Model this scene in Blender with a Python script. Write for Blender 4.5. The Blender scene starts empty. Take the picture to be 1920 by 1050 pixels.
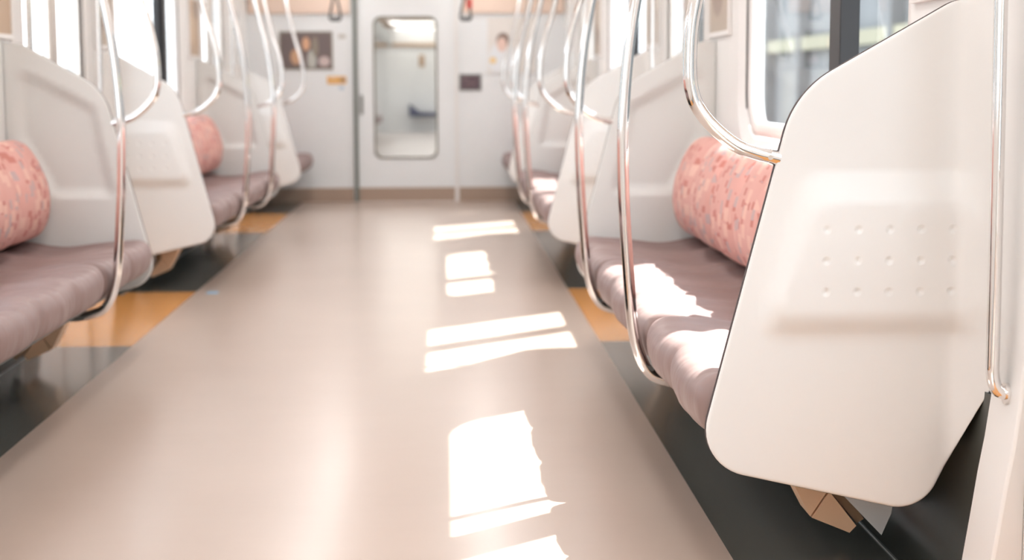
import bpy, bmesh, math, random
from mathutils import Vector, Matrix
from mathutils.geometry import delaunay_2d_cdt

S = bpy.context.scene
COL = S.collection
random.seed(7)

# ------------------------------------------------------------------ camera
# x across the car (0 = middle of the aisle), y along the car, z up; pixels of a 1920x1050 frame
FPX, VPX, VPY, ROLL = 2975.0, 830.0, 157.0, -0.0087
EYE = Vector((0.315, 0.0, 1.05))
u = Vector((VPX - 960, 525 - VPY, -FPX)).normalized()
w = Vector((ROLL, 1, 0)); v = (w - u * w.dot(u)).normalized(); r = u.cross(v)
# columns of M = world axes seen from the camera, so its transpose turns camera axes into the world
M = Matrix(((r.x, u.x, v.x), (r.y, u.y, v.y), (r.z, u.z, v.z)))
cd = bpy.data.cameras.new('camera'); cam = bpy.data.objects.new('camera', cd); COL.objects.link(cam)
cam.matrix_world = Matrix.Translation(EYE) @ M.transposed().to_4x4()
cd.sensor_width = 36.0; cd.lens = FPX / 1920 * 36.0
cd.clip_start = 0.05; cd.clip_end = 400
cd.dof.use_dof = True; cd.dof.focus_distance = 3.35; cd.dof.aperture_fstop = 3.2
S.camera = cam

# ------------------------------------------------------------------ world, sun, exposure
W = bpy.data.worlds.new('world'); S.world = W; W.use_nodes = True
nt = W.node_tree; nt.nodes.clear()
wo = nt.nodes.new('ShaderNodeOutputWorld'); bg = nt.nodes.new('ShaderNodeBackground')
tc = nt.nodes.new('ShaderNodeTexCoord'); sp = nt.nodes.new('ShaderNodeSeparateXYZ'); cr = nt.nodes.new('ShaderNodeValToRGB')
nt.links.new(tc.outputs['Generated'], sp.inputs[0]); nt.links.new(sp.outputs['Z'], cr.inputs[0])
cr.color_ramp.elements[0].position = 0.0; cr.color_ramp.elements[0].color = (0.93, 0.96, 1.0, 1)
cr.color_ramp.elements[1].position = 0.6; cr.color_ramp.elements[1].color = (0.80, 0.89, 1.0, 1)
nt.links.new(cr.outputs[0], bg.inputs['Color']); nt.links.new(bg.outputs[0], wo.inputs[0])
bg.inputs['Strength'].default_value = 3.9
SUN_DIR = Vector((0.66, 0.56, 1.0))
sl = bpy.data.lights.new('sun', 'SUN'); sl.energy = 17.0; sl.angle = math.radians(0.5); sl.color = (1.0, 0.98, 0.95)
so = bpy.data.objects.new('sun', sl); COL.objects.link(so); so.location = (8, 8, 12)
so.rotation_euler = SUN_DIR.to_track_quat('Z', 'Y').to_euler()
S.view_settings.view_transform = 'Standard'; S.view_settings.look = 'None'
S.view_settings.gamma = 1.0; S.view_settings.use_curve_mapping = False
S.view_settings.exposure = 0.62
S.cycles.caustics_reflective = False; S.cycles.blur_glossy = 0.6
LAMP = 4.2            # strength of the ceiling tubes

# ------------------------------------------------------------------ materials
def mat(name, col, rough=0.5, metal=0.0, spec=0.5, coat=0.0, noise=None, bump=None, emit=0.0, trans=0.0):
    """procedural principled material; noise = (scale, amount) varies the colour, bump = (scale, strength, distance)"""
    m = bpy.data.materials.new(name); m.use_nodes = True
    n = m.node_tree.nodes; l = m.node_tree.links; b = n['Principled BSDF']
    b.inputs['Base Color'].default_value = (*col, 1); b.inputs['Roughness'].default_value = rough
    b.inputs['Metallic'].default_value = metal; b.inputs['Specular IOR Level'].default_value = spec
    b.inputs['Coat Weight'].default_value = coat; b.inputs['Coat Roughness'].default_value = 0.14
    if emit:
        b.inputs['Emission Color'].default_value = (*col, 1); b.inputs['Emission Strength'].default_value = emit
    g = n.new('ShaderNodeNewGeometry')
    sc, am = noise or (6.0, 0.02)
    t = n.new('ShaderNodeTexNoise'); t.inputs['Scale'].default_value = sc; t.inputs['Detail'].default_value = 4
    l.new(g.outputs['Position'], t.inputs['Vector'])
    mx = n.new('ShaderNodeMix'); mx.data_type = 'RGBA'
    mx.inputs[6].default_value = (*[c * (1 - am) for c in col], 1); mx.inputs[7].default_value = (*[min(1, c * (1 + am)) for c in col], 1)
    l.new(t.outputs[0], mx.inputs[0]); l.new(mx.outputs[2], b.inputs['Base Color'])
    if bump:
        t2 = n.new('ShaderNodeTexNoise'); t2.inputs['Scale'].default_value = bump[0]; t2.inputs['Detail'].default_value = 2
        mp = n.new('ShaderNodeMapping'); mp.inputs['Scale'].default_value = bump[3] if len(bump) > 3 else (1, 1, 1)
        l.new(g.outputs['Position'], mp.inputs[0]); l.new(mp.outputs[0], t2.inputs['Vector'])
        bp = n.new('ShaderNodeBump'); bp.inputs['Strength'].default_value = bump[1]; bp.inputs['Distance'].default_value = bump[2]
        l.new(t2.outputs[0], bp.inputs['Height']); l.new(bp.outputs[0], b.inputs['Normal'])
    return m

PANEL = mat('cream_plastic', (0.79, 0.78, 0.765), 0.42, bump=(60, 0.02, 0.001))
PANEL_IN = mat('grey_cream_plastic', (0.74, 0.745, 0.72), 0.45)
WALLM = mat('white_laminate', (0.85, 0.85, 0.84), 0.35)
ENDM = mat('cool_white_laminate', (0.84, 0.86, 0.87), 0.3)
TRIMW = mat('white_moulding', (0.84, 0.825, 0.81), 0.4)
CEILM = mat('warm_ceiling', (0.86, 0.76, 0.68), 0.5)
CHROME = mat('polished_steel', (0.86, 0.84, 0.83), 0.07, metal=1.0)
STEEL = mat('brushed_steel', (0.66, 0.60, 0.55), 0.3, metal=0.85)
BLACK = mat('black_rubber', (0.018, 0.018, 0.02), 0.45)
SEAM = mat('dark_seam', (0.05, 0.03, 0.03), 0.6)
SEATM = mat('mauve_brown_velour', (0.27, 0.185, 0.172), 0.5, spec=0.5, noise=(3, 0.12), bump=(4, 0.5, 0.03, (0.7, 3.0, 1.5)))
FBROWN = mat('pinkish_brown_vinyl', (0.49, 0.385, 0.32), 0.28, spec=0.42, coat=0.10, noise=(2.2, 0.07), bump=(3.0, 0.12, 0.006, (0.5, 2.2, 1)))
FGREY = mat('dark_grey_vinyl', (0.095, 0.098, 0.087), 0.25, coat=0.5, noise=(5, 0.1), bump=(3, 0.1, 0.005))
FORANGE = mat('orange_vinyl', (0.72, 0.33, 0.10), 0.2, coat=0.2, noise=(5, 0.04), bump=(3, 0.1, 0.004))
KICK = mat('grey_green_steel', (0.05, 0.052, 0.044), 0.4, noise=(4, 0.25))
BASEB = mat('brown_baseboard', (0.42, 0.31, 0.24), 0.35)
PEACH = mat('beige_plastic_warm_bounce', (0.92, 0.60, 0.38), 0.4)  # beige plastic with the warm bounce light put into its colour
TAN = mat('tan_plastic', (0.42, 0.28, 0.17), 0.45)
UNDER = mat('under_seat_steel', (0.085, 0.085, 0.08), 0.45)
NAVY = mat('navy_velour', (0.06, 0.07, 0.13), 0.8)
GREYLEG = mat('grey_steel', (0.28, 0.29, 0.28), 0.4, metal=0.3)
TUBE = mat('lamp_tube', (1.0, 1.0, 1.0), 0.4, emit=LAMP)
OUTGREY = mat('pale_concrete', (0.17, 0.175, 0.18), 0.8, noise=(0.8, 0.2))
OUTCREAM = mat('cream_beam_paint', (0.27, 0.25, 0.17), 0.7)
OUTWHITE = mat('white_render', (0.13, 0.135, 0.14), 0.8, noise=(0.5, 0.1))
GROUND = mat('ballast_grey', (0.42, 0.41, 0.40), 0.9, noise=(3, 0.2))
GREEN = mat('olive_paint', (0.06, 0.065, 0.03), 0.7)

def glass_mat():
    m = bpy.data.materials.new('window_glass'); m.use_nodes = True
    n = m.node_tree.nodes; l = m.node_tree.links; n.clear()
    o = n.new('ShaderNodeOutputMaterial'); mx = n.new('ShaderNodeMixShader')
    ge = n.new('ShaderNodeNewGeometry'); dt = n.new('ShaderNodeVectorMath'); dt.operation = 'DOT_PRODUCT'
    l.new(ge.outputs['Normal'], dt.inputs[0]); l.new(ge.outputs['Incoming'], dt.inputs[1])
    def mth(op, a, b=None):
        q = n.new('ShaderNodeMath'); q.operation = op
        for i, x in enumerate((a, b)):
            if x is None: continue
            if isinstance(x, (int, float)): q.inputs[i].default_value = x
            else: l.new(x, q.inputs[i])
        return q.outputs[0]
    f = mth('MULTIPLY_ADD', mth('POWER', mth('SUBTRACT', 1.0, mth('ABSOLUTE', dt.outputs['Value'])), 5.0), 0.9)
    f.node.inputs[2].default_value = 0.05
    t = n.new('ShaderNodeBsdfTransparent'); t.inputs[0].default_value = (0.76, 0.79, 0.79, 1)
    g = n.new('ShaderNodeBsdfGlossy'); g.inputs['Roughness'].default_value = 0.02
    l.new(f, mx.inputs[0]); l.new(t.outputs[0], mx.inputs[1]); l.new(g.outputs[0], mx.inputs[2]); l.new(mx.outputs[0], o.inputs[0])
    return m
GLASS = glass_mat()

def pink_fabric():
    """salmon velour with a woven pattern of small dark-red and blue-grey rectangles"""
    m = bpy.data.materials.new('salmon_patterned_velour'); m.use_nodes = True
    n = m.node_tree.nodes; l = m.node_tree.links; b = n['Principled BSDF']; b.inputs['Roughness'].default_value = 0.8
    g = n.new('ShaderNodeNewGeometry')
    def layer(scale, off, thr):
        mp = n.new('ShaderNodeMapping'); mp.inputs['Location'].default_value = off; mp.inputs['Scale'].default_value = scale
        l.new(g.outputs['Position'], mp.inputs[0])
        vo = n.new('ShaderNodeTexVoronoi'); vo.distance = 'CHEBYCHEV'; vo.inputs['Scale'].default_value = 1.0; vo.inputs['Randomness'].default_value = 0.85
        l.new(mp.outputs[0], vo.inputs['Vector'])
        c = n.new('ShaderNodeMath'); c.operation = 'LESS_THAN'; c.inputs[1].default_value = thr
        l.new(vo.outputs['Distance'], c.inputs[0]); return c.outputs[0]
    ns = n.new('ShaderNodeTexNoise'); ns.inputs['Scale'].default_value = 14; l.new(g.outputs['Position'], ns.inputs['Vector'])
    def mix(fac, a, bcol):
        x = n.new('ShaderNodeMix'); x.data_type = 'RGBA'
        l.new(fac, x.inputs[0])
        if isinstance(a, tuple): x.inputs[6].default_value = a
        else: l.new(a, x.inputs[6])
        x.inputs[7].default_value = bcol; return x.outputs[2]
    c = mix(ns.outputs[0], (0.66, 0.34, 0.29, 1), (0.74, 0.42, 0.37, 1))
    c = mix(layer((9, 17, 23), (3, 1, 0), 0.27), c, (0.56, 0.22, 0.18, 1))
    c = mix(layer((9, 16, 14), (0, 5, 2), 0.24), c, (0.53, 0.39, 0.38, 1))
    c = mix(layer((7, 11, 13), (7, 2, 9), 0.27), c, (0.78, 0.49, 0.41, 1))
    l.new(c, b.inputs['Base Color']); return m
PINK = pink_fabric()

# ------------------------------------------------------------------ object helpers
def tag(o, label=None, cat=None, group=None, kind=None):
    if label: o['label'] = label
    if cat: o['category'] = cat
    if group: o['group'] = group
    if kind: o['kind'] = kind
    return o
def empty(name, loc=(0, 0, 0), **k):
    o = bpy.data.objects.new(name, None); o.empty_display_size = 0.1; o.location = loc; COL.objects.link(o)
    return tag(o, **k)
def mesh(name, vs, fs, m, parent=None, smooth=False, mats=None, mi=None):
    me = bpy.data.meshes.new(name); me.from_pydata([tuple(p) for p in vs], [], fs)
    for x in (mats or [m]): me.materials.append(x)
    if mi: me.polygons.foreach_set('material_index', mi)
    bm = bmesh.new(); bm.from_mesh(me); bmesh.ops.recalc_face_normals(bm, faces=bm.faces); bm.to_mesh(me); bm.free()
    if smooth: me.polygons.foreach_set('use_smooth', [True] * len(me.polygons))
    o = bpy.data.objects.new(name, me); COL.objects.link(o)
    if parent: o.parent = parent
    return o
def link(name, me, parent=None):
    o = bpy.data.objects.new(name, me); COL.objects.link(o)
    if parent: o.parent = parent
    return o
class MB:
    """collects boxes, prisms and tubes that belong to one part"""
    def __init__(s): s.v = []; s.f = []
    def add(s, vs, fs):
        b = len(s.v); s.v += [Vector(p) for p in vs]; s.f += [[b + i for i in f] for f in fs]; return s
    def box(s, x0, x1, y0, y1, z0, z1):
        return s.add([(x, y, z) for x in (x0, x1) for y in (y0, y1) for z in (z0, z1)],
                     [(0, 1, 3, 2), (4, 6, 7, 5), (0, 4, 5, 1), (2, 3, 7, 6), (0, 2, 6, 4), (1, 5, 7, 3)])
    def prism(s, prof, y0, y1, axis='y'):
        n = len(prof); P = (lambda a, b, t: (a, t, b)) if axis == 'y' else (lambda a, b, t: (t, a, b))
        return s.add([P(a, b, y0) for a, b in prof] + [P(a, b, y1) for a, b in prof],
                     [tuple(range(n)), tuple(range(2 * n - 1, n - 1, -1))] + [(i, (i + 1) % n, n + (i + 1) % n, n + i) for i in range(n)])
    def tube(s, pts, r, seg=14, cap=True):
        pts = [Vector(p) for p in pts]; n = len(pts); vs = []; fs = []
        t0 = (pts[1] - pts[0]).normalized(); ref = Vector((0, 1, 0)) if abs(t0.y) < 0.9 else Vector((0, 0, 1))
        for i, p in enumerate(pts):
            t = (pts[min(i + 1, n - 1)] - pts[max(i - 1, 0)]).normalized()
            a = (ref - t * ref.dot(t)).normalized(); b = t.cross(a)
            for k in range(seg):
                q = 2 * math.pi * k / seg; vs.append(p + (a * math.cos(q) + b * math.sin(q)) * r)
        for i in range(n - 1):
            for k in range(seg):
                fs.append((i * seg + k, i * seg + (k + 1) % seg, (i + 1) * seg + (k + 1) % seg, (i + 1) * seg + k))
        if cap: fs += [tuple(range(seg)), tuple(range((n - 1) * seg, n * seg))]
        return s.add(vs, fs)
    def build(s, name, m, parent=None, smooth=False, xf=None, bevel=0.0):
        vs = [xf(p) for p in s.v] if xf else s.v
        o = mesh(name, vs, s.f, m, parent, smooth)
        if bevel:
            md = o.modifiers.new('bevel', 'BEVEL'); md.width = bevel; md.segments = 2; md.limit_method = 'ANGLE'
        if smooth == 'auto':
            set_auto(o.data)
        return o
def set_auto(me, ang=0.7):
    bm = bmesh.new(); bm.from_mesh(me)
    for e in bm.edges:
        if len(e.link_faces) == 2 and e.calc_face_angle(0) > ang: e.smooth = False
    for f in bm.faces: f.smooth = True
    bm.to_mesh(me); bm.free()
def catmull(pts, n=8):
    P = [Vector(p) for p in pts]; P = [P[0] * 2 - P[1]] + P + [P[-1] * 2 - P[-2]]; out = []
    for i in range(1, len(P) - 2):
        a, b, c, d = P[i - 1:i + 3]
        for k in range(n):
            t = k / n
            out.append(0.5 * ((2 * b) + (c - a) * t + (2 * a - 5 * b + 4 * c - d) * t * t + (3 * b - a - 3 * c + d) * t ** 3))
    out.append(P[-2]); return out
def fillet(keys, seg=10):
    """keys (x, z, radius) -> closed outline with rounded corners"""
    n = len(keys); out = []
    for i in range(n):
        p = Vector(keys[i][:2]); rr = keys[i][2]
        if rr <= 0: out.append(p); continue
        a = (Vector(keys[i - 1][:2]) - p).normalized(); b = (Vector(keys[(i + 1) % n][:2]) - p).normalized()
        ang = a.angle(b); tl = rr / math.tan(ang / 2); c = p + (a + b).normalized() * (rr / math.sin(ang / 2))
        s0 = p + a * tl - c; s1 = p + b * tl - c; tot = s0.angle_signed(s1)
        for k in range(seg + 1):
            q = -tot * k / seg; out.append(c + Vector((s0.x * math.cos(q) - s0.y * math.sin(q), s0.x * math.sin(q) + s0.y * math.cos(q))))
    return out
def rrect(a0, a1, b0, b1, rad, seg=8):
    return fillet([(a0, b0, rad), (a1, b0, rad), (a1, b1, rad), (a0, b1, rad)], seg)
def sdf(p, poly):
    """signed distance, negative inside"""
    d = 1e9; ins = False; n = len(poly)
    for i in range(n):
        a = poly[i]; b = poly[(i + 1) % n]; e = b - a; q = p - a
        t = max(0, min(1, q.dot(e) / max(e.dot(e), 1e-12))); d = min(d, (q - e * t).length)
        if (a.y > p.y) != (b.y > p.y) and p.x < (b.x - a.x) * (p.y - a.y) / (b.y - a.y) + a.x: ins = not ins
    return -d if ins else d
def smooth01(t):
    t = max(0.0, min(1.0, t)); return t * t * (3 - 2 * t)
def variant(me, sx, sy):
    """the mesh mirrored across the car (sx) and/or along it (sy)"""
    if sx == 1 and sy == 1: return me
    c = me.copy(); c.transform(Matrix.Diagonal((sx, sy, 1, 1)))
    if sx * sy < 0: c.flip_normals()
    return c

# ------------------------------------------------------------------ layout along the car
HX = 1.41                  # inner face of the side wall
GX = 1.445                 # plane of the glass
PER = 4.93
BENCH = [(3.18, 6.40), (3.18 + PER, 6.40 + PER)]      # long benches, between the doorways
ENDB = (3.18 + 2 * PER, 14.26)
YEND, YBACK, ZC = 14.30, -4.9, 2.28
DOORS = [7.28 + PER * k for k in (-2, -1, 0, 1)]
def st(o, kind='structure'): o['kind'] = kind; return o

# floor: brown middle, dark grey under the benches, orange between the door pillars
def floor():
    ys = [YBACK]
    for c in DOORS: ys += [c - 0.88, c + 0.82]
    ys.append(YEND); xs = [-1.46, -0.95, 0.95, 1.46]; vs = []; fs = []; mi = []
    for y in ys:
        for x in xs: vs.append((x, y, 0))
    for j in range(len(ys) - 1):
        for i in range(3):
            fs.append((j * 4 + i, j * 4 + i + 1, j * 4 + i + 5, j * 4 + i + 4)); mi.append(0 if i == 1 else (2 if j % 2 else 1))
    return st(mesh('floor', vs, fs, None, mats=[FBROWN, FGREY, FORANGE], mi=mi))
floor()
st(MB().box(-1.5, 1.5, YBACK, YEND, ZC, ZC + 0.05).build('ceiling', CEILM))
st(MB().box(-1.5, 1.5, YBACK - 0.05, YBACK, 0, ZC).build('wall_back', WALLM))

def frame_outline(hole, a0, a1, b0, b1):
    """a rectangle with as many points as the rounded hole, matched corner by corner"""
    m = len(hole) // 4; out = []
    for k, cn in enumerate((Vector((a0, b0)), Vector((a1, b0)), Vector((a1, b1)), Vector((a0, b1)))):
        P = hole[k * m:(k + 1) * m]
        f, l = P[0], P[-1]
        # one end of the fillet lies on the upright side of the hole, the other on the level side
        upright_first = abs(f.x - l.x) > 0 and abs(f.x - cn.x) < abs(l.x - cn.x)
        s0 = Vector((cn.x, f.y)) if upright_first else Vector((f.x, cn.y)); s1 = Vector((l.x, cn.y)) if upright_first else Vector((cn.x, l.y))
        for i in range(m):
            t = i / (m - 1)
            out.append(s0.lerp(cn, t * 2) if t <= 0.5 else cn.lerp(s1, t * 2 - 1))
    return out
def holed(mb, X, o0, o1, z0, z1, hole, depth_pts, sx):
    """a wall sheet at x = X over y o0..o1, z z0..z1 with a hole; depth_pts = [(x, grow)] rings that line the reveal"""
    n = len(hole); c = sum(hole, Vector((0, 0))) / n
    outer = frame_outline(hole, o0, o1, z0, z1)
    rings = [(X, outer), (X, hole)]
    for x, g in depth_pts: rings.append((x, [c + Vector(((p - c).x * (1 - g / abs(o1 - o0) * 2), (p - c).y * (1 - g / (z1 - z0) * 2))) for p in hole]))
    vs = [(sx * x, p.x, p.y) for x, R in rings for p in R]
    fs = [(k * n + i, k * n + (i + 1) % n, (k + 1) * n + (i + 1) % n, (k + 1) * n + i) for k in range(len(rings) - 1) for i in range(n)]
    mb.add(vs, fs); return rings[-1][1]

win_n = 0
def ring_frame(mb, sx, ring, x0, x1, wd):
    """a rounded frame lining the ring, wd wide, from x0 to x1"""
    c = sum(ring, Vector((0, 0))) / len(ring); n = len(ring); h = max(p.x for p in ring) - c.x; k = max(p.y for p in ring) - c.y
    inn = [c + Vector(((p - c).x * (1 - wd / h), (p - c).y * (1 - wd / k))) for p in ring]
    vs = [(sx * x, p.x, p.y) for x, R in ((x0, ring), (x0, inn), (x1, inn), (x1, ring)) for p in R]
    fs = [(a * n + i, a * n + (i + 1) % n, ((a + 1) % 4) * n + (i + 1) % n, ((a + 1) % 4) * n + i) for a in range(4) for i in range(n)]
    mb.add(vs, fs); return inn
def window(sx, y0, y1, z0, z1, mull, parentname='window'):
    """reveal is in the wall; this adds seal, inner frame, mullion bars, panes"""
    global win_n; win_n += 1
    o = st(empty('window_%d' % win_n, (sx * HX, (y0 + y1) / 2, z0)))
    inv = Matrix.Translation(-o.location)
    L = lambda p: inv @ Vector(p)
    ring = rrect(y0, y1, z0, z1, 0.17)
    s = MB(); r2 = ring_frame(s, sx, ring, GX - 0.014, GX - 0.002, 0.010)
    s.f = [q for q in s.f if z0 + 0.10 < sum(s.v[i].z for i in q) / 4 < z1 - 0.10 or 0.14 < (sum(s.v[i].z for i in q) / 4 - z0) < 0.2]; s.build('seal', BLACK, o, xf=L)
    f = MB(); ring_frame(f, sx, r2, GX - 0.010, GX + 0.02, 0.050); f.build('window_frame', TRIMW, o, True, xf=L)
    for a, b, dx in mull:
        MB().box(sx * (GX - dx), sx * (GX + 0.015), a, b, z0 + 0.01, z1 - 0.01).build('mullion', BLACK, o, xf=L, bevel=0.003)
    g = MB(); g.add([(sx * (GX + 0.012), a, b) for a, b in ((y0, z0), (y1, z0), (y1, z1), (y0, z1))], [(0, 1, 2, 3)]); g.build('pane', GLASS, o, xf=L)
    return o

wall = {1: MB(), -1: MB()}
edges = [YBACK]
for c in DOORS: edges += [c - 0.62, c + 0.54]
edges.append(YEND)
WZ0, WZ1 = 0.85, 1.78
for sx in (1, -1):
    for j in range(0, len(edges) - 1, 2):
        a, b = edges[j], edges[j + 1]; c = (a + b) / 2
        if 0 < j < len(edges) - 2:
            y0, y1 = a + 0.87, b - 0.81
        else:
            y0, y1 = (b - 1.25, b - 0.75) if j == 0 else (a + 0.95, b - 0.45)
        if sx < 0 and 0 < j < len(edges) - 2: y0, y1 = a + b - y1, a + b - y0
        # the reveal narrows from the wall face to the seal
        big = rrect(y0 - 0.05, y1 + 0.05, WZ0 - 0.03, WZ1 + 0.03, 0.19)
        ring = rrect(y0, y1, WZ0, WZ1, 0.17)
        n = len(big); mb = wall[sx]
        holed(mb, HX, a, b, 0, ZC, big, [], sx)
        base = len(mb.v)
        mb.add([(sx * HX, p.x, p.y) for p in big] + [(sx * (GX - 0.01), p.x, p.y) for p in ring] + [(sx * 1.5, p.x, p.y) for p in ring],
               [(k * n + i, k * n + (i + 1) % n, (k + 1) * n + (i + 1) % n, (k + 1) * n + i) for k in range(2) for i in range(n)])
        m = []
        if 0 < j < len(edges) - 2:
            m = [(y0 + 0.60, y0 + 0.72, 0.04), (y0 + 0.755, y0 + 0.775, 0.02)] if sx > 0 else [(y1 - 0.72, y1 - 0.60, 0.04), (y1 - 0.775, y1 - 0.755, 0.02)]
        window(sx, y0, y1, WZ0, WZ1, m)
    for c in DOORS:  # head above the doorway and door jambs
        wall[sx].box(sx * HX, sx * 1.5, c - 0.62, c + 0.54, 1.90, ZC)
        wall[sx].box(sx * (HX + 0.0), sx * 1.5, c - 0.63, c - 0.62, 0, 1.90)
        wall[sx].box(sx * (HX + 0.0), sx * 1.5, c + 0.54, c + 0.55, 0, 1.90)
for sx, nm in ((1, 'wall_right'), (-1, 'wall_left')): st(wall[sx].build(nm, WALLM, smooth='auto'))

# sliding doors: two leaves with a rounded window each
dn = 0
for sx in (1, -1):
    for c in DOORS:
        dn += 1; o = st(empty('door_%d' % dn, (sx * 1.44, c, 0))); L = lambda p, o=o: Vector(p) - o.location
        for s in (-1, 1):
            a, b = (c - 0.615, c - 0.032) if s < 0 else (c - 0.008, c + 0.535)
            cc = (a + b) / 2 + (0.0 if s < 0 else 0.0)
            mb = MB(); hole = rrect(cc - 0.225, cc + 0.225, 0.86, 1.84, 0.05)
            holed(mb, 1.43, a, b, 0.002, 1.901, hole, [(1.455, 0.0)], sx); lf = mb.build('door_leaf', TRIMW, o, 'auto', xf=L)
            fr = MB(); ring_frame(fr, sx, hole, 1.422, 1.44, 0.012); fr.build('window_frame', STEEL, lf, xf=L)
            g = MB(); g.add([(sx * 1.447, y, z) for y, z in ((cc - 0.23, 0.85), (cc + 0.23, 0.85), (cc + 0.23, 1.85), (cc - 0.23, 1.85))], [(0, 1, 2, 3)]); g.build('pane', GLASS, lf, xf=L)
            e = MB().box(sx * 1.425, sx * 1.46, c - 0.02, c - 0.02 + s * 0.022, 0.002, 1.901); e.build('door_gasket', STEEL, lf, xf=L)
        k = MB().box(sx * 1.425, sx * 1.46, c + 0.515, c + 0.54, 0, 1.9).box(sx * 1.425, sx * 1.46, c - 0.62, c - 0.612, 0, 1.9); k.build('door_seal', BLACK, o, xf=L)

# curved white pillars beside each doorway (structure), flaring inwards at the foot
tn = 0
PIL = [(1.404, 2.2), (1.4035, 1.2), (1.404, 0.70), (1.402, 0.54), (1.394, 0.435), (1.384, 0.355), (1.372, 0.283), (1.359, 0.19), (1.345, 0.095), (1.336, 0.0), (1.45, 0.0), (1.45, 2.2)]
for sx in (1, -1):
    for c in DOORS:
        for s in (-1, 1):
            if c < 0: continue
            tn += 1; a, b = (c + 0.542, c + 0.70) if s > 0 else (c - 0.785, c - 0.622)
            st(MB().prism([(sx * x, z) for x, z in PIL], a, b).build('trim_%d' % tn, TRIMW, smooth='auto', bevel=0.006))
# dark coved kick panel on the wall below each bench
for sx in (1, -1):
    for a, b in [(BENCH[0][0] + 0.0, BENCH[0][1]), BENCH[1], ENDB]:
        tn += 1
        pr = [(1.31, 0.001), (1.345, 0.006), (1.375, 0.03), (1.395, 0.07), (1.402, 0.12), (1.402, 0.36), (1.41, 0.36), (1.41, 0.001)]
        a -= 0.125  # carried past the bench, its dark colour standing in for the shadowed void
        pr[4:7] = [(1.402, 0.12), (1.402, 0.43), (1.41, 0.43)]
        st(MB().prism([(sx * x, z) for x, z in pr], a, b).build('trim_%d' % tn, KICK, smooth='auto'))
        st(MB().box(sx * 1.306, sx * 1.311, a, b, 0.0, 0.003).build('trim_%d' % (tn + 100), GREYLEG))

# ------------------------------------------------------------------ seat partition (built once, for the sunny side, door face towards -y)
KEYS = [(1.409, 1.216, 0), (1.345, 1.2145, 0.09), (1.0237, 1.032, 0.20), (0.829, 0.266, 0.10), (1.3035, 0.158, 0.085), (1.352, 0.2585, 0), (1.362, 0.279, 0), (1.372, 0.3045, 0), (1.382, 0.335, 0), (1.392, 0.37, 0), (1.401, 0.4055, 0), (1.409, 0.44, 0)]
OUT = fillet(KEYS, 12)
def subdiv(poly, d):
    out = []
    for i in range(len(poly)):
        a, b = poly[i], poly[(i + 1) % len(poly)]; k = max(1, int((b - a).length / d))
        out += [a.lerp(b, j / k) for j in range(k)]
    return out
def inset(poly, d):
    n = len(poly); out = []
    for i in range(n):
        t = (poly[(i + 1) % n] - poly[i - 1]).normalized(); q = poly[i] + Vector((-t.y, t.x)) * 1e-4
        sg = 1 if sdf(q, poly) < 0 else -1
        p = poly[i] + Vector((-t.y, t.x)) * sg * d
        if -sdf(p, poly) > d * 0.93: out.append(p)
    return out
OUT = subdiv(OUT, 0.012)
PAD = fillet([(1.070, 0.808, 0.05), (1.386, 0.806, 0.035), (1.386, 0.578, 0.03), (0.985, 0.578, 0.025)], 6)
PADO = fillet([(1.035, 0.872, 0.06), (1.405, 0.872, 0.02), (1.405, 0.534, 0.02), (0.950, 0.534, 0.03)], 6)
REC = fillet([(1.372, 1.098, 0.05), (1.318, 1.108, 0.03), (1.052, 0.968, 0.07), (0.985, 0.602, 0.03), (1.238, 0.600, 0.05), (1.372, 0.84, 0.06)], 6)
REC = subdiv(REC, 0.012); RECI = inset(REC, 0.038); PAD = subdiv(PAD, 0.012); PADO = subdiv(PADO, 0.012)
DOTS = [(1.087 + 0.0642 * i, 0.755 - 0.0635 * j) for i in range(5) for j in range(3)]
TH = 0.015
def face_mesh(name, hfun, extra, loops, m, sgn):
    """one shell of the partition: outline filled with a fine grid and raised by hfun, rounded off at the rim"""
    pts = list(OUT); edges_ = [(i, (i + 1) % len(OUT)) for i in range(len(OUT))]
    for lp in loops:
        b = len(pts); pts += lp; edges_ += [(b + i, b + (i + 1) % len(lp)) for i in range(len(lp))]
    for ins in (0.0008, 0.0018, 0.0032, 0.006, 0.010):
        for i in range(len(OUT)):
            a, b2, c2 = OUT[i - 1], OUT[i], OUT[(i + 1) % len(OUT)]; t = (c2 - a).normalized(); nn = Vector((-t.y, t.x))
            p = b2 + nn * ins
            if sdf(p, OUT) > 0: p = b2 - nn * ins
            if abs(-sdf(p, OUT) - ins) < 0.0004: pts.append(p)
    st_ = 0.016; x = 0.84
    while x < 1.41:
        z = 0.16
        while z < 1.21:
            p = Vector((x, z))
            if sdf(p, OUT) < -0.015 and all(abs(sdf(p, lp)) > 0.007 for lp in loops) and not (extra and any((p - Vector(dd)).length < 0.016 for dd in DOTS)): pts.append(p)
            z += st_
        x += st_
    pts += extra
    r_ = delaunay_2d_cdt(pts, edges_, [list(range(len(OUT)))], 1, 1e-5)
    V, F = r_[0], r_[2]
    vs = []
    for p in V:
        d = -sdf(p, OUT); rr = 0.006; edge = 0.0
        if d < rr: edge = rr - math.sqrt(max(0, rr * rr - (rr - max(d, 0)) ** 2))
        vs.append((p.x, sgn * (TH - edge + hfun(p)), p.y))
    b = len(vs); nO = len(OUT)
    o = mesh(name, vs, [list(f) for f in F], m, smooth=True)
    me = o.data; bpy.data.objects.remove(o)
    # normals must face away from the mid-plane
    s = sum(pp.normal.y * pp.area for pp in me.polygons)
    if s * sgn < 0: me.flip_normals()
    return me
def flare(p): return 0.105 * max(0.0, (p.x - 1.35) / 0.06) ** 2
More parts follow.
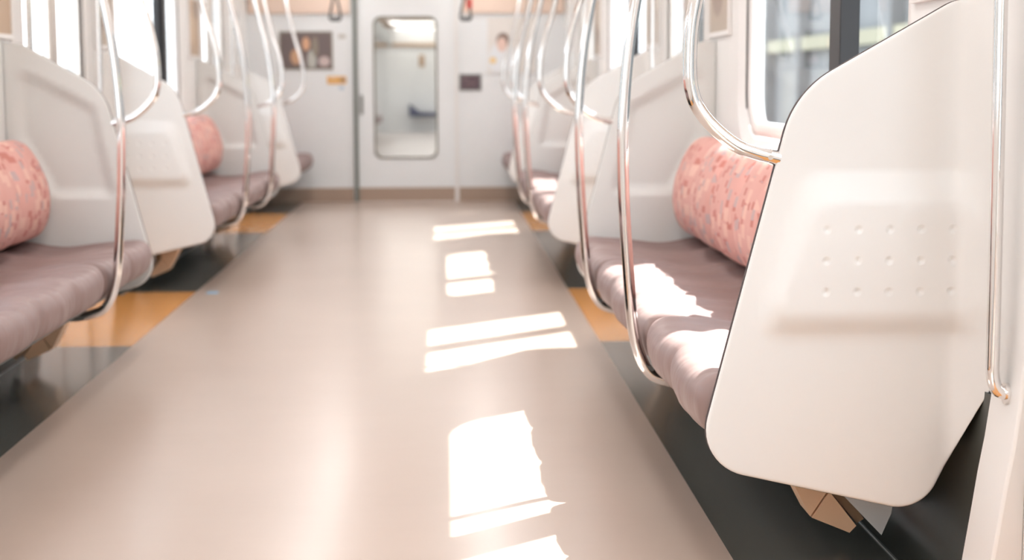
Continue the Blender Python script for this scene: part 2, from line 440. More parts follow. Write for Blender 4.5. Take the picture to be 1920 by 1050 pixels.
def h_door(p):
    din = sdf(p, PAD)
    if din <= 0: t = 1.0
    else:
        do = -sdf(p, PADO); t = 0.0 if do <= 0 else do / (do + din)
    h = 0.027 * (0.8 * t + 0.2 * smooth01(t)) + flare(p)
    for cx, cz in DOTS:
        q = math.hypot(p.x - cx, p.y - cz)
        if q < 0.011: h -= 0.0035 * smooth01(1 - q / 0.011)
    return h
def h_seat(p):
    d = -sdf(p, REC)
    return -0.026 * min(1.0, d / 0.038) if d > 0 else 0.0
ex = []
for cx, cz in DOTS:
    ex.append(Vector((cx, cz)))
    for rr, k in ((0.003, 8), (0.006, 12), (0.009, 16), (0.011, 16), (0.014, 16)):
        ex += [Vector((cx + rr * math.cos(2 * math.pi * q / k), cz + rr * math.sin(2 * math.pi * q / k))) for q in range(k)]
for lp in (PAD, PADO):
    pass
ME_DOOR = face_mesh('door_side_shell', h_door, ex, [PAD, PADO], PANEL, -1)
REC2 = [p + (sum(REC, Vector((0, 0))) / len(REC) - p).normalized() * 0.04 for p in REC]
ME_SEATS = face_mesh('seat_side_shell', h_seat, [], [REC, RECI], PANEL_IN, 1)
def rim_mesh():
    n = len(OUT); vs = []
    c = []
    for i in range(n):
        a, b2 = OUT[i - 1], OUT[(i + 1) % n]; t = (b2 - a).normalized(); nn = Vector((-t.y, t.x))
        if sdf(OUT[i] + nn * 0.002, OUT) < 0: nn = -nn
        c.append(nn)
    prof = [(-0.0092, -0.0003), (-0.0072, -0.0003), (-0.0070, 0.0008), (0.0040, 0.0008), (0.0042, -0.0003), (0.0092, -0.0003)]
    for y, off in prof:
        for i in range(n): q = OUT[i] + c[i] * off; vs.append((q.x, y - (flare(OUT[i]) if y == -0.0092 else 0.0), q.y))
    fs = []; mi = []
    for k in range(len(prof) - 1):
        for i in range(n): fs.append((k * n + i, k * n + (i + 1) % n, (k + 1) * n + (i + 1) % n, (k + 1) * n + i)); mi.append(1 if 1 <= k <= 3 else 0)
    o = mesh('edge_seam', vs, fs, None, mats=[PANEL, SEAM], mi=mi); me = o.data; bpy.data.objects.remove(o); return me
ME_RIM = rim_mesh()
vcache = {}
def var(me, sx, sy):
    k = (me.name, sx, sy)
    if k not in vcache: vcache[k] = variant(me, sx, sy)
    return vcache[k]
def partition(sx, sy, y, label):
    o = empty('seat_partition', (0, y, 0)); tag(o, label, 'partition', 'seat-end partitions')
    link('door_side_shell', var(ME_DOOR, sx, sy), o); link('seat_side_shell', var(ME_SEATS, sx, sy), o); link('edge_seam', var(ME_RIM, sx, sy), o)
    return o
PY = 0.018
partition(1, 1, 3.18 + PY, 'large cream seat-end partition nearest the camera, with rows of small dimples on a raised pad')
partition(1, -1, 6.40 - PY, 'cream partition with recessed face behind the pink backrest at the far end of the nearest sunlit bench')
partition(1, 1, BENCH[1][0] + PY, 'cream partition across the doorway behind the sunlit bench, at the near end of the middle sunlit-side bench')
partition(1, -1, BENCH[1][1] - PY, 'blurred partition at the far end of the middle bench on the sunlit side')
partition(1, 1, ENDB[0] + PY, 'most distant blurred partition on the sunlit side, before the short end bench')
partition(-1, -1, 6.40 - PY, 'greyish cream partition with recessed face behind the bench nearest on the shaded side')
partition(-1, 1, BENCH[1][0] + PY, 'smooth cream partition on the shaded side, just beyond the nearest orange floor mat')
partition(-1, -1, BENCH[1][1] - PY, 'partition with recessed face at the far end of the middle shaded-side bench')
partition(-1, 1, ENDB[0] + PY, 'most distant cream partition on the shaded side, beside the end bench and the end wall')

# ------------------------------------------------------------------ benches
SPROF = [(0.93, 0.305), (0.885, 0.312), (0.858, 0.338), (0.849, 0.375), (0.853, 0.41), (0.872, 0.436), (0.905, 0.447), (0.96, 0.447), (1.03, 0.438),
         (1.10, 0.427), (1.17, 0.42), (1.24, 0.423), (1.30, 0.435), (1.36, 0.44), (1.385, 0.42), (1.385, 0.31), (1.15, 0.30)]
BPROF = [(1.385, 0.45), (1.30, 0.455), (1.262, 0.475), (1.236, 0.52), (1.224, 0.58), (1.226, 0.64), (1.240, 0.70), (1.266, 0.765), (1.296, 0.812), (1.33, 0.836), (1.368, 0.838), (1.395, 0.82)]
def cushion(prof, y0, y1, nseat, m, name, dip, rnd, parent, sx, off, seatish):
    P = [Vector((a, b, 0)) for a, b in prof]
    P = catmull(P, 3); n = len(P); cx = sum(p.x for p in P) / n; cz = sum(p.y for p in P) / n
    pitch = (y1 - y0) / nseat; N = int(22 * nseat); vs = []
    ysam = sorted(set([round(y0 + rnd * (1 - math.cos(math.pi / 2 * k / 6)), 5) for k in range(7)] + [round(y1 - rnd * (1 - math.cos(math.pi / 2 * k / 6)), 5) for k in range(7)]
                      + [round(y0 + rnd + (y1 - y0 - 2 * rnd) * k / N, 5) for k in range(1, N)]))
    for y in ysam:
        e = min(y - y0, y1 - y); k = 0.0
        if e < rnd: k = rnd - math.sqrt(max(0, rnd * rnd - (rnd - e) ** 2))
        ph = (y - y0) / pitch; s = abs(math.sin(math.pi * ph)) ** 0.7
        crease = math.exp(-(((ph - round(ph)) * pitch) / 0.007) ** 2) if 0.3 < ph < nseat - 0.3 else 0
        for p in P:
            x, z = p.x, p.y; t = Vector((cx - x, cz - z)); 
            # pull in at the ends
            x += k * 0.9 * smooth01((cx - x) / (0.9 * (cx - min(pp.x for pp in P)))) ; z += k * max(-1, min(1, t.y / 0.04))
            if seatish:
                top = smooth01((z - 0.36) / 0.07); mid = smooth01((x - 0.86) / 0.12)
                z -= top * (dip * s * (0.35 + 0.65 * mid)) + top * 0.004 * crease
                z += top * (0.3 + 0.7 * mid) * 0.0036 * math.sin(y * 43 + 7 * x) * math.sin(x * 17 + 2 * y + 1) + top * 0.002 * math.sin(y * 71 - 12 * x)
                x += (1 - mid) * (0.018 * s - 0.004 * crease) * -1
                x += (1 - mid) * 0.0012 * math.sin(y * 43)
            else:
                vd = abs(ph - round(ph)) * pitch; val = math.exp(-(vd / 0.05) ** 2)
                z -= 0.075 * val * smooth01((z - 0.66) / 0.18); x += 0.022 * val * smooth01((1.38 - x) / 0.08)
            vs.append((sx * x, y - off, z))
    m_ = len(ysam)
    fs = [(i * n + k, i * n + (k + 1) % n, (i + 1) * n + (k + 1) % n, (i + 1) * n + k) for i in range(m_ - 1) for k in range(n)]
    fs += [tuple(range(n)), tuple(range((m_ - 1) * n, m_ * n))]
    o = mesh(name, vs, fs, m, parent, smooth=True); set_auto(o.data, 1.2); return o
def bench(sx, a, b, groups, label, brackets=True):
    o = empty('bench_seat', (0, a, 0)); tag(o, label, 'bench', 'long seats along the walls')
    a2, b2 = a + 0.042, b - 0.042; tot = sum(groups); y = a2
    for g in groups:
        y1 = y + (b2 - a2) * g / tot
        cushion(SPROF, y + 0.013, y1 - 0.013, g, SEATM, 'seat_cushion', 0.022, 0.028, o, sx, a, True)
        cushion(BPROF, y + 0.002, y1 - 0.002, g, PINK, 'backrest', 0.012, 0.035, o, sx, a, False)
        y = y1
    fr = MB().prism([(sx * x, z) for x, z in [(0.882, 0.312), (1.39, 0.312), (1.39, 0.30), (1.10, 0.296), (0.96, 0.296), (0.884, 0.300)]], a2 - a + 0.01, b2 - a - 0.01)
    fr.build('seat_frame', UNDER, o)
    if brackets:
        br = [b2 - 0.42] if sx > 0 or a > 4 else [b2 - 0.42]
        nb = [a2 + 0.22]
        for yb, s in [(nb[0], 1), (br[0], -1)]:
            yy = yb - a
            def X(l): return [(sx * x, z) for x, z in l]
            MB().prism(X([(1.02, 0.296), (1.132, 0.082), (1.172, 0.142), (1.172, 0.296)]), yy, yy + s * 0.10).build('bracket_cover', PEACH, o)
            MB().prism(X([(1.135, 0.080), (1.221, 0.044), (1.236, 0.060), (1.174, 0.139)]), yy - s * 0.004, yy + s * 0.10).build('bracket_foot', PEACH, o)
            MB().prism(X([(1.176, 0.296), (1.176, 0.140), (1.246, 0.056), (1.262, 0.066), (1.20, 0.16), (1.20, 0.296)]), yy + s * 0.03, yy + s * 0.16).build('bracket_channel', TAN, o)
            MB().prism(X([(1.205, 0.296), (1.205, 0.13), (1.295, 0.036), (1.316, 0.086), (1.345, 0.296)]), yy + s * 0.0, yy + s * 0.012).build('end_cap', PANEL, o)
        box = MB().prism([(sx * x, z) for x, z in [(1.14, 0.296), (1.14, 0.20), (1.26, 0.09), (1.395, 0.09), (1.395, 0.296)]], a2 - a + 0.34, b2 - a - 0.55)
        box.build('heater_box', UNDER, o)
    return o
bench(1, *BENCH[0], [2, 3, 2], 'sunlit bench behind the nearest partition, brown cushions and pink patterned backs')
bench(1, *BENCH[1], [2, 3, 2], 'blurred sunlit bench beyond the doorway, between the cream partitions')
bench(1, *ENDB, [3], 'short sunlit end bench beside the end wall', False)
bench(-1, *BENCH[0], [2, 3, 2], 'shaded bench nearest the camera, mauve brown cushions and salmon backs')
bench(-1, *BENCH[1], [2, 3, 2], 'shaded bench in the middle of the car beyond the nearest orange floor mat')
bench(-1, *ENDB, [3], 'short shaded end bench beside the end wall with the dark poster', False)

# ------------------------------------------------------------------ stanchion poles and partition rails
def path3(pts, y): return catmull([(x, y, z) for x, z in pts], 8)
POLE = [(1.03, 0.253), (0.96, 0.252), (0.899, 0.264), (0.858, 0.286), (0.828, 0.347), (0.812, 0.43), (0.800, 0.57), (0.790, 0.71), (0.785, 0.85), (0.786, 0.97), (0.798, 1.13), (0.818, 1.27), (0.845, 1.40), (0.90, 1.62), (0.97, 1.88), (1.04, 2.10), (1.07, 2.279)]
me_pole = MB(); me_pole.tube(path3(POLE, 0), 0.0155); 
def pole_thing(sx, y, label):
    o = empty('grab_pole', (sx * 0.8, y, 0.26)); tag(o, label, 'pole', 'bent steel grab poles in front of the benches')
    L = lambda p: Vector((sx * p.x - sx * 0.8, p.y, p.z - 0.26))
    me_pole.build('pole_tube', CHROME, o, True, xf=L)
    c = MB().tube([(1.02, 0, 0.25), (1.02, 0, 0.2935)], 0.019); c.build('mounting_collar', CHROME, o, 'auto', xf=L)
    return o
for sx, side in ((1, 'sunlit'), (-1, 'shaded')):
    for (a, b), wh in zip(BENCH, (('nearest the camera', 'farther along the nearest bench'), ('first on the middle bench', 'second on the middle bench'))):
        L1 = 'bent steel grab pole %s on the %s side' % (wh[0], side)
        if not (sx < 0 and a < 4): pole_thing(sx, a + 0.97, L1)
        pole_thing(sx, a + 2.32, 'bent steel grab pole %s on the %s side' % (wh[1], side))
LOOP = [(0.993, 0.898), (0.949, 0.908), (0.906, 0.925), (0.862, 0.960), (0.831, 0.997), (0.816, 1.034), (0.811, 1.077), (0.813, 1.151), (0.823, 1.214), (0.845, 1.31), (0.87, 1.39), (0.92, 1.60), (0.98, 1.86), (1.04, 2.10), (1.07, 2.279)]
def loop_thing(sx, y, label):
    o = empty('partition_rail', (sx * 1.0, y, 0.9)); tag(o, label, 'handrail', 'steel rails rising from the partitions')
    L = lambda p: Vector((sx * p.x - sx * 1.0, p.y, p.z - 0.9))
    MB().tube(path3(LOOP, 0), 0.0145).build('rail_tube', CHROME, o, True, xf=L)
    MB().tube([(0.976, 0, 0.902), (0.996, 0, 0.897)], 0.0165).build('end_socket', CHROME, o, 'auto', xf=L)
    if sx > 0 and y < 4:
        MB().tube([(0.975, -0.0125, 0.9), (0.975, -0.018, 0.9)], 0.005).build('screw', STEEL, o, 'auto', xf=L)
    return o
for sx, y, lb in [(1, 3.198, 'big sharp chrome rail curving out of the nearest cream partition'),
                  (1, 6.382, 'chrome rail curving from the partition at the far end of the sunlit bench'),
                  (1, BENCH[1][0] + PY, 'blurred chrome rail on the near partition of the middle bench, sunlit side'),
                  (1, BENCH[1][1] - PY, 'blurred chrome rail on the far partition of the middle bench, sunlit side'),
                  (1, ENDB[0] + PY, 'most distant chrome rail on the sunlit side, by the end bench'),
                  (-1, 6.382, 'chrome rail curving down to the recessed partition nearest on the shaded side'),
                  (-1, BENCH[1][0] + PY, 'chrome rail curving to the smooth partition on the shaded side beyond the orange mat'),
                  (-1, BENCH[1][1] - PY, 'blurred chrome rail on the far partition of the middle shaded-side bench'),
                  (-1, ENDB[0] + PY, 'most distant chrome rail on the shaded side, in front of the dark poster')]:
    loop_thing(sx, y, lb)
DRAIL = [(1.399, 0.455), (1.388, 0.456), (1.374, 0.465), (1.366, 0.492), (1.365, 0.54), (1.363, 0.75), (1.360, 1.0), (1.357, 1.3), (1.357, 1.75), (1.364, 1.79), (1.38, 1.805), (1.402, 1.808)]
def door_rail(sx, y, label):
    o = empty('door_grab_rail', (sx * HX, y, 0.46)); tag(o, label, 'handrail', 'straight steel rails beside the doors')
    L = lambda p: Vector((sx * p.x - sx * HX, p.y, p.z - 0.46))
    MB().tube(catmull([(x, 0, z) for x, z in DRAIL], 6), 0.013).build('rail_tube', CHROME, o, True, xf=L)
    for z in (0.455, 1.808): 
        MB().tube([(1.390 + 0.004 * (z > 1), 0, z), (1.3985 + 0.004 * (z > 1), 0, z)], 0.021, 20).build('mounting_flange', CHROME, o, 'auto', xf=L)
    return o
door_rail(1, 2.96, 'vertical chrome grab rail on the white door pillar at the picture edge')
for sx, side in ((1, 'sunlit'), (-1, 'shaded')):
    for c, wh in ((DOORS[2], 'nearest'), (DOORS[3], 'farther')):
        door_rail(sx, c - 0.69, 'chrome grab rail on the near pillar of the %s %s-side door' % (wh, side))
        door_rail(sx, c + 0.62, 'chrome grab rail on the far pillar of the %s %s-side door' % (wh, side))

# ------------------------------------------------------------------ framed advertisements on the wall between windows and doors
def art(name, base, blobs, orient='y'):
    """a printed picture: soft blobs of colour over a ground, in object coordinates (metres)"""
    m = bpy.data.materials.new(name); m.use_nodes = True; n = m.node_tree.nodes; l = m.node_tree.links; b = n['Principled BSDF']
    b.inputs['Roughness'].default_value = 0.35
    t = n.new('ShaderNodeTexCoord'); col = None
    for (cx, cz, rx, rz, c) in blobs:
        mp = n.new('ShaderNodeMapping'); mp.vector_type = 'POINT'
        if orient == 'y': mp.inputs['Location'].default_value = (-cx / rx, 0, -cz / rz); mp.inputs['Scale'].default_value = (1 / rx, 0, 1 / rz)
        else: mp.inputs['Location'].default_value = (0, -cx / rx, -cz / rz); mp.inputs['Scale'].default_value = (0, 1 / rx, 1 / rz)
        l.new(t.outputs['Object'], mp.inputs[0]); vl = n.new('ShaderNodeVectorMath'); vl.operation = 'LENGTH'; l.new(mp.outputs[0], vl.inputs[0])
        mr = n.new('ShaderNodeMapRange'); mr.inputs[1].default_value = 0.85; mr.inputs[2].default_value = 1.1; mr.inputs[3].default_value = 1; mr.inputs[4].default_value = 0
        l.new(vl.outputs['Value'], mr.inputs[0]); x = n.new('ShaderNodeMix'); x.data_type = 'RGBA'; l.new(mr.outputs[0], x.inputs[0])
        if col is None: x.inputs[6].default_value = (*base, 1)
        else: l.new(col, x.inputs[6])
        x.inputs[7].default_value = (*c, 1); col = x.outputs[2]
    if col: l.new(col, b.inputs['Base Color'])
    else: b.inputs['Base Color'].default_value = (*base, 1)
    return m
ADM = [art('beige_print', (0.46, 0.38, 0.30), [(0.05, 0.16, 0.12, 0.08, (0.30, 0.22, 0.17)), (-0.08, 0.28, 0.1, 0.1, (0.62, 0.55, 0.45))], 'x'),
       art('brown_print', (0.50, 0.36, 0.24), [(-0.06, 0.2, 0.09, 0.12, (0.66, 0.50, 0.34)), (0.1, 0.34, 0.08, 0.07, (0.25, 0.20, 0.16))], 'x')]
def side_ad(sx, y, k, label):
    o = empty('poster_frame', (sx * HX, y, 1.23)); tag(o, label, 'poster', 'framed posters on the side walls')
    f = MB(); w2, h = 0.235, 0.42; t = 0.02
    for a, b, c, d in ((-w2, w2, 0, t), (-w2, w2, h - t, h), (-w2, -w2 + t, t, h - t), (w2 - t, w2, t, h - t)): f.box(-sx * 0.014, -sx * 0.0005, a, b, c, d)
    f.build('frame', TRIMW, o, bevel=0.002)
    MB().box(-sx * 0.006, -sx * 0.001, -w2 + t, w2 - t, t, h - t).build('poster', ADM[k % 2], o)
for i, (sx, y, lb) in enumerate([(1, 6.27, 'beige framed poster on the pillar at the far end of the sunlit bench'), (1, 3.45, 'framed poster just above the slanted top edge of the nearest partition'),
                   (1, 8.24, 'framed poster beyond the nearest sunlit-side door, behind the chrome rails'), (-1, 6.27, 'framed poster at the picture edge above the nearest shaded-side partition'), (-1, 8.24, 'brown framed poster just past the nearest shaded-side door'),
                   (-1, 11.20, 'blurred beige poster at the far end of the middle shaded-side bench'), (1, 11.20, 'blurred poster at the far end of the middle sunlit-side bench')]):
    side_ad(sx, y, i, lb)

# ------------------------------------------------------------------ end wall with the gangway door
def endwall():
    mb = MB(); a, b = -0.455, 0.425; H = 1.98
    mb.box(-1.46, a, YEND, YEND + 0.06, 0, ZC); mb.box(b, 1.46, YEND, YEND + 0.06, 0, ZC); mb.box(a, b, YEND, YEND + 0.06, H, ZC)
    st(mb.build('wall_far', ENDM))
    st(MB().box(-1.40, a - 0.03, YEND - 0.012, YEND, 0, 0.125).build('baseboard_left', BASEB, bevel=0.003))
    st(MB().box(b + 0.03, 1.40, YEND - 0.012, YEND, 0, 0.125).build('baseboard_right', BASEB, bevel=0.003))
    o = st(empty('door_9', ((a + b) / 2, YEND, 0))); L = lambda p: Vector(p) - o.location
    hole = rrect(-0.300, 0.268, 0.385, 1.645, 0.07); n = len(hole)
    mb = MB(); rings = []
    c = sum(hole, Vector((0, 0))) / n; outer = frame_outline(hole, a, b, 0.004, H)
    vs = []
    for y, R in ((YEND + 0.04, outer), (YEND + 0.005, outer), (YEND + 0.005, hole), (YEND + 0.04, hole)): vs += [(p.x, y, p.y) for p in R]
    mb.add(vs, [(k * n + i, k * n + (i + 1) % n, ((k + 1) % 4) * n + (i + 1) % n, ((k + 1) % 4) * n + i) for k in range(4) for i in range(n)])
    lf = mb.build('door_leaf', ENDM, o, 'auto', xf=L)
    fr = MB(); k_ = 0.016; inn = [c + Vector(((p - c).x * (1 - k_ / 0.284), (p - c).y * (1 - k_ / 0.63))) for p in hole]
    vs = []
    for y, R in ((YEND - 0.004, hole), (YEND - 0.004, inn), (YEND + 0.02, inn), (YEND + 0.02, hole)): vs += [(p.x, y, p.y) for p in R]
    fr.add(vs, [(k * n + i, k * n + (i + 1) % n, ((k + 1) % 4) * n + (i + 1) % n, ((k + 1) % 4) * n + i) for k in range(4) for i in range(n)])
    fr.build('window_gasket', mat('olive_grey_rubber', (0.22, 0.21, 0.17), 0.5), lf, xf=L)
    MB().add([(-0.31, YEND + 0.022, 0.375), (0.278, YEND + 0.022, 0.375), (0.278, YEND + 0.022, 1.655), (-0.31, YEND + 0.022, 1.655)], [(0, 1, 2, 3)]).build('pane', GLASS, lf, xf=L)
    MB().box(a, b, YEND - 0.004, YEND + 0.004, 0.003, 0.125).build('kick_plate', BASEB, lf, xf=L)
    MB().box(-0.425, -0.395, YEND - 0.012, YEND + 0.004, 0.78, 0.95).build('recessed_handle', GREYLEG, lf, xf=L, bevel=0.004)
    MB().box(a - 0.022, a + 0.012, YEND - 0.03, YEND, 0.0, H + 0.02).build('door_edge_gasket', mat('grey_green_rubber', (0.17, 0.19, 0.17), 0.5), o, xf=L)
    MB().box(b - 0.005, b + 0.03, YEND - 0.016, YEND, 0.0, H + 0.02).build('door_jamb', TRIMW, o, xf=L)
endwall()
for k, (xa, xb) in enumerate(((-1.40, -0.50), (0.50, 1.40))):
    st(MB().box(xa, xb, YEND - 0.03, YEND, 1.67, ZC).build('trim_%d' % (201 + k), mat('warm_lit_upper_panel', (0.84, 0.66, 0.55), 0.45), bevel=0.008))  # peach colour carries the warm ceiling light on the upper end wall
# poster and notices on the end wall
o = empty('wall_poster', (-0.893, YEND - 0.001, 1.18)); tag(o, 'wide dark poster with pale figures on the end wall beside the gangway door', 'poster')
MB().box(-0.235, 0.235, -0.012, 0, 0, 0.335).build('frame', mat('taupe_frame', (0.30, 0.27, 0.22), 0.5), o, bevel=0.002)
MB().box(-0.222, 0.222, -0.014, -0.0125, 0.012, 0.322).build('poster', art('dark_print', (0.17, 0.13, 0.125), [
    (-0.09, 0.11, 0.05, 0.07, (0.60, 0.36, 0.22)), (0.0, 0.225, 0.035, 0.06, (0.70, 0.40, 0.25)), (0.05, 0.08, 0.04, 0.09, (0.50, 0.50, 0.46)), (0.16, 0.07, 0.05, 0.045, (0.62, 0.50, 0.48)), (0.08, 0.2, 0.03, 0.09, (0.28, 0.24, 0.19))]), o)
t = MB().box(-0.085, 0.085, -0.003, 0, -0.035, 0.035).build('wall_notice', art('orange_print', (0.80, 0.46, 0.16), [(0.055, 0.0, 0.025, 0.02, (0.40, 0.24, 0.14)), (-0.03, 0.02, 0.02, 0.008, (0.85, 0.66, 0.45))]))
t.location = (-0.628, YEND - 0.001, 1.085); tag(t, 'small orange notice on the end wall below the dark poster', 'notice')
t = MB().box(-0.02, 0.02, -0.003, 0, -0.015, 0.015).build('wall_sticker', art('blue_print', (0.45, 0.58, 0.70), [(0, 0, 0.01, 0.008, (0.75, 0.8, 0.85))]))
t.location = (-0.585, YEND - 0.001, 1.015); tag(t, 'tiny pale blue sticker just below the orange notice', 'sticker')
t = MB().box(-0.035, 0.035, -0.003, 0, -0.02, 0.02).build('wall_label', art('grey_print', (0.62, 0.60, 0.56), [(0, 0, 0.02, 0.006, (0.4, 0.38, 0.35))]))
t.location = (-0.575, YEND - 0.001, 1.47); tag(t, 'faint grey label on the end wall between dark poster and door', 'label')
o = empty('wall_sign', (0.561, YEND - 0.001, 1.062)); tag(o, 'small dark sign in pale frame on the end wall', 'sign')
MB().box(-0.1, 0.1, -0.010, 0, -0.075, 0.075).build('frame', GREYLEG, o, bevel=0.002)
MB().box(-0.086, 0.086, -0.012, -0.0105, -0.062, 0.062).build('sign_face', art('dark_sign_print', (0.11, 0.07, 0.085), [(0.0, -0.01, 0.06, 0.004, (0.32, 0.2, 0.2)), (-0.04, 0.03, 0.03, 0.004, (0.3, 0.2, 0.2))]), o)
o = empty('wall_poster', (0.93, YEND - 0.001, 1.14)); tag(o, 'pale poster showing a dark-haired person in white, on the end wall behind the rails', 'poster')
MB().box(-0.22, 0.22, -0.012, 0, 0, 0.50).build('frame', TRIMW, o, bevel=0.002)
MB().box(-0.205, 0.205, -0.014, -0.0125, 0.012, 0.488).build('poster', art('pale_print', (0.80, 0.76, 0.72), [
    (-0.08, 0.12, 0.13, 0.16, (0.82, 0.84, 0.86)), (-0.075, 0.29, 0.06, 0.07, (0.20, 0.13, 0.10)), (-0.085, 0.255, 0.045, 0.065, (0.82, 0.60, 0.52)), (-0.165, 0.115, 0.03, 0.03, (0.85, 0.62, 0.30))]), o)

# hanging straps near the end wall
def strap(x, y, label, red):
    o = empty('hanging_strap', (x, y, ZC)); tag(o, label, 'strap', 'black hanging strap handles')
    tri = [(-0.012, -0.50), (0.012, -0.50), (0.045, -0.66), (0.030, -0.685), (-0.030, -0.685), (-0.045, -0.66)]
    pts = [Vector((a, 0, b)) for a, b in tri]
    ring = catmull(pts + [pts[0]], 6)
    MB().tube(ring, 0.010, 10, cap=False).build('handle', BLACK, o, True)
    MB().box(-0.042, 0.042, -0.012, 0.012, -0.704, -0.672).build('grip', BLACK, o, bevel=0.006)
    MB().box(-0.011, 0.011, -0.003, 0.003, -0.50, 0.0).build('strap_webbing', mat('strap_webbing', (0.7, 0.66, 0.6), 0.7), o)
    if red: MB().box(0.005, 0.055, -0.008, -0.004, -0.60, -0.52).build('red_tag', mat('red_plastic', (0.7, 0.08, 0.06), 0.5), o)
strap(-0.585, 13.6, 'black hanging strap above the wide dark poster side of the end wall', False)
strap(0.515, 13.6, 'black hanging strap with a red tag above the small dark sign', True)

t = MB().box(-0.028, 0.028, -0.028, 0.028, 0, 0.002).build('floor_sticker', mat('sky_blue_sticker', (0.25, 0.55, 0.80), 0.4)); t.location = (-0.862, 8.05, 0.0005)
tag(t, 'small blue sticker on the floor beside the nearest orange mat', 'sticker')

# ceiling lamps, two rows
for i in range(6):
    for sx in (-1, 1):
        y = -3.4 + i * 3.3
        o = empty('ceiling_light', (sx * 0.62, y, ZC)); tag(o, 'long lamp with a pale diffuser in the ceiling rows, above the picture', 'lamp', 'ceiling tube lamps')
        MB().box(-0.15, 0.15, -1.45, 1.45, -0.03, -0.001).build('lamp_housing', TRIMW, o)
        MB().box(-0.12, 0.12, -1.4, 1.4, -0.05, -0.03).build('diffuser', TUBE, o, bevel=0.01)

# ------------------------------------------------------------------ next car, seen through the gangway door
o = empty('neighbouring_car', (0, 15.2, 0)); tag(o, 'blurred next carriage seen through the gangway door window', 'train car')
y0, y1 = 0.0, 20.0
SOFTLAMP = mat('soft_lamp', (1.0, 0.95, 0.9), 0.5, emit=1.7)
CAR_WALL = mat('next_car_laminate', (0.74, 0.74, 0.73), 0.4)
MB().box(-1.42, 1.42, y0, y1, -0.02, 0.0).build('car_floor', mat('pale_floor', (0.58, 0.53, 0.50), 0.4), o)
MB().box(-1.42, 1.42, y0, y1, ZC, ZC + 0.03).build('car_ceiling', CEILM, o)
MB().box(-0.6, 0.6, -0.86, y0, -0.02, 0.0).build('gangway_floor', mat('gangway_plate', (0.5, 0.45, 0.42), 0.4), o)
MB().box(-0.62, -0.6, -0.84, y0, 0, 2.1).box(0.6, 0.62, -0.84, y0, 0, 2.1).box(-0.62, 0.62, -0.84, y0, 2.1, 2.12).build('gangway_bellows', TRIMW, o)
MB().box(-1.42, -0.6, y0, y0 + .04, 0, ZC).box(0.6, 1.42, y0, y0 + .04, 0, ZC).box(-0.6, 0.6, y0, y0 + .04, 2.0, ZC).build('car_near_wall', CAR_WALL, o)
fw = MB().box(-1.42, -0.4, y1, y1 + .04, 0, ZC).box(0.4, 1.42, y1, y1 + .04, 0, ZC).box(-0.4, 0.4, y1, y1 + .04, 0, ZC); fw.build('car_far_wall', CAR_WALL, o)
for sx in (-1, 1):
    wl = MB().box(sx * 1.40, sx * 1.43, y0, y1, 0, 1.0).box(sx * 1.40, sx * 1.43, y0, y1, 1.7, ZC)
    for k in range(9): wl.box(sx * 1.40, sx * 1.43, y0 + k * 2.46 - 0.75, min(y1, y0 + k * 2.46 + 0.75), 1.0, 1.7)
    wl.build('car_side_wall', CAR_WALL, o)
    for k in range(4):
        a = 1.4 + k * 4.9 if k else 0.1; a, b = (0.1, 1.3) if k == 0 else (3.0 + (k - 1) * 4.9, 6.2 + (k - 1) * 4.9)
        MB().prism([(sx * x, z) for x, z in [(0.86, 0.32), (0.86, 0.43), (1.2, 0.42), (1.28, 0.82), (1.39, 0.82), (1.39, 0.3)]], a, b).build('car_seat', NAVY if sx > 0 else SEATM, o, bevel=0.02)
        for yy in (a - 0.03, b + 0.01):
            MB().prism([(sx * x, z) for x, z in [(0.86, 0.3), (1.02, 1.03), (1.38, 1.21), (1.38, 0.35), (1.29, 0.17)]], yy, yy + 0.03).build('car_partition', PANEL, o, bevel=0.008)
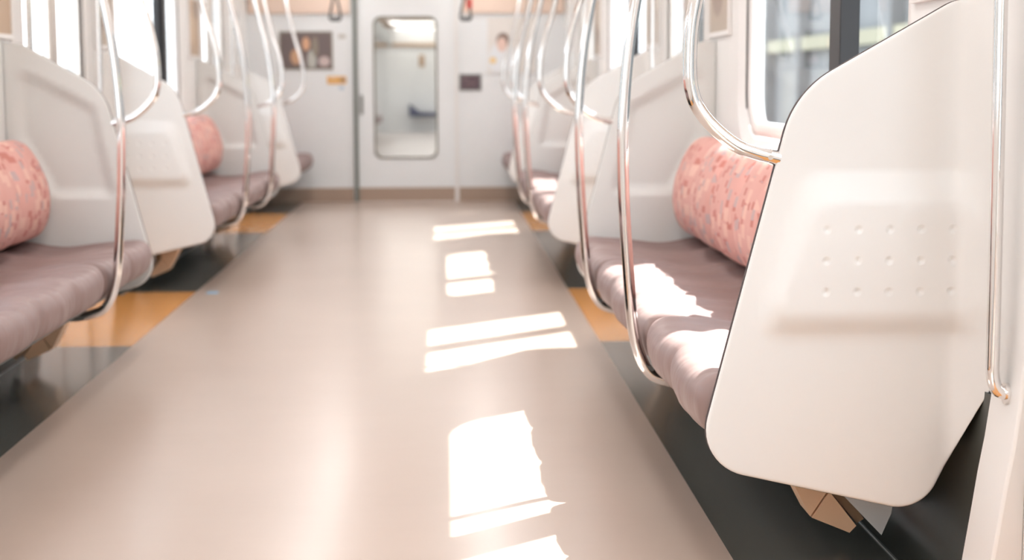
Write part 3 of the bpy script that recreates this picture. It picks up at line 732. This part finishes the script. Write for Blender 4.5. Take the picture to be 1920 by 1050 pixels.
for k in range(6):
    MB().box(-0.7, 0.7, 2.2 + k * 3.2, 4.2 + k * 3.2, ZC - 0.05, ZC - 0.001).build('ceiling_lamp_panel', SOFTLAMP, o)
    MB().box(-0.9, 0.9, 1.5 + k * 3.2, 1.62 + k * 3.2, ZC - 0.09, ZC).build('ceiling_beam', TAN, o)
MB().box(-0.75, -0.71, 5.5, 17.5, 1.80, 2.06).build('advert_rail', GREYLEG, o)
MB().box(-1.4, 1.4, y1 - 0.08, y1 - 0.001, 1.86, 1.93).build('door_header', TAN, o)
MB().box(-0.95, -0.35, y1 - 0.03, y1 - 0.001, 0, 1.85).build('end_door', CAR_WALL, o)
MB().prism([(-0.42, 0.62), (-0.42, 0.34), (0.2, 0.34), (0.2, 0.42), (-0.2, 0.44)], y1 - 0.3, y1 - 0.05).build('end_seat', NAVY, o, bevel=0.02)
MB().box(-0.2, -0.08, y1 - 0.02, y1 - 0.001, 1.42, 1.68).build('end_poster', TAN, o)
MB().box(0.35, 0.75, 18.0, 18.3, 0.5, 1.3).build('grey_cabinet', GREYLEG, o)

# ------------------------------------------------------------------ outside
st(MB().box(-60, 60, -40, 80, -1.3, -1.25).build('ground', GROUND))
o = empty('station_building', (9.5, 8, -1.25)); tag(o, 'pale grey blurred building outside the sunny windows', 'building')
MB().box(0, 2, -40, 60, 0, 5.2).build('wall', OUTGREY, o)
MB().box(-0.25, 0, -40, 60, 3.1, 3.42).build('cream_beam', OUTCREAM, o)
for k in range(24): MB().box(-0.3, 0, -38 + k * 4.1, -37.7 + k * 4.1, 0, 5.2).build('column', OUTWHITE, o)
for k in range(24): MB().box(-0.05, 0.02, -36.6 + k * 4.1, -35.0 + k * 4.1, 1.2, 2.6).build('window', KICK, o)
o = empty('apartment_block', (-14, 14, -1.25)); tag(o, 'white sunlit block outside the shaded-side windows', 'building')
MB().box(-3, 0, -20, 34, 0, 5.0).build('wall', OUTWHITE, o)
for k in range(16): MB().box(-0.02, 0.05, -18 + k * 3.2, -17 + k * 3.2, 2.2, 3.6).build('window', GREEN if k % 3 == 1 else OUTGREY, o)
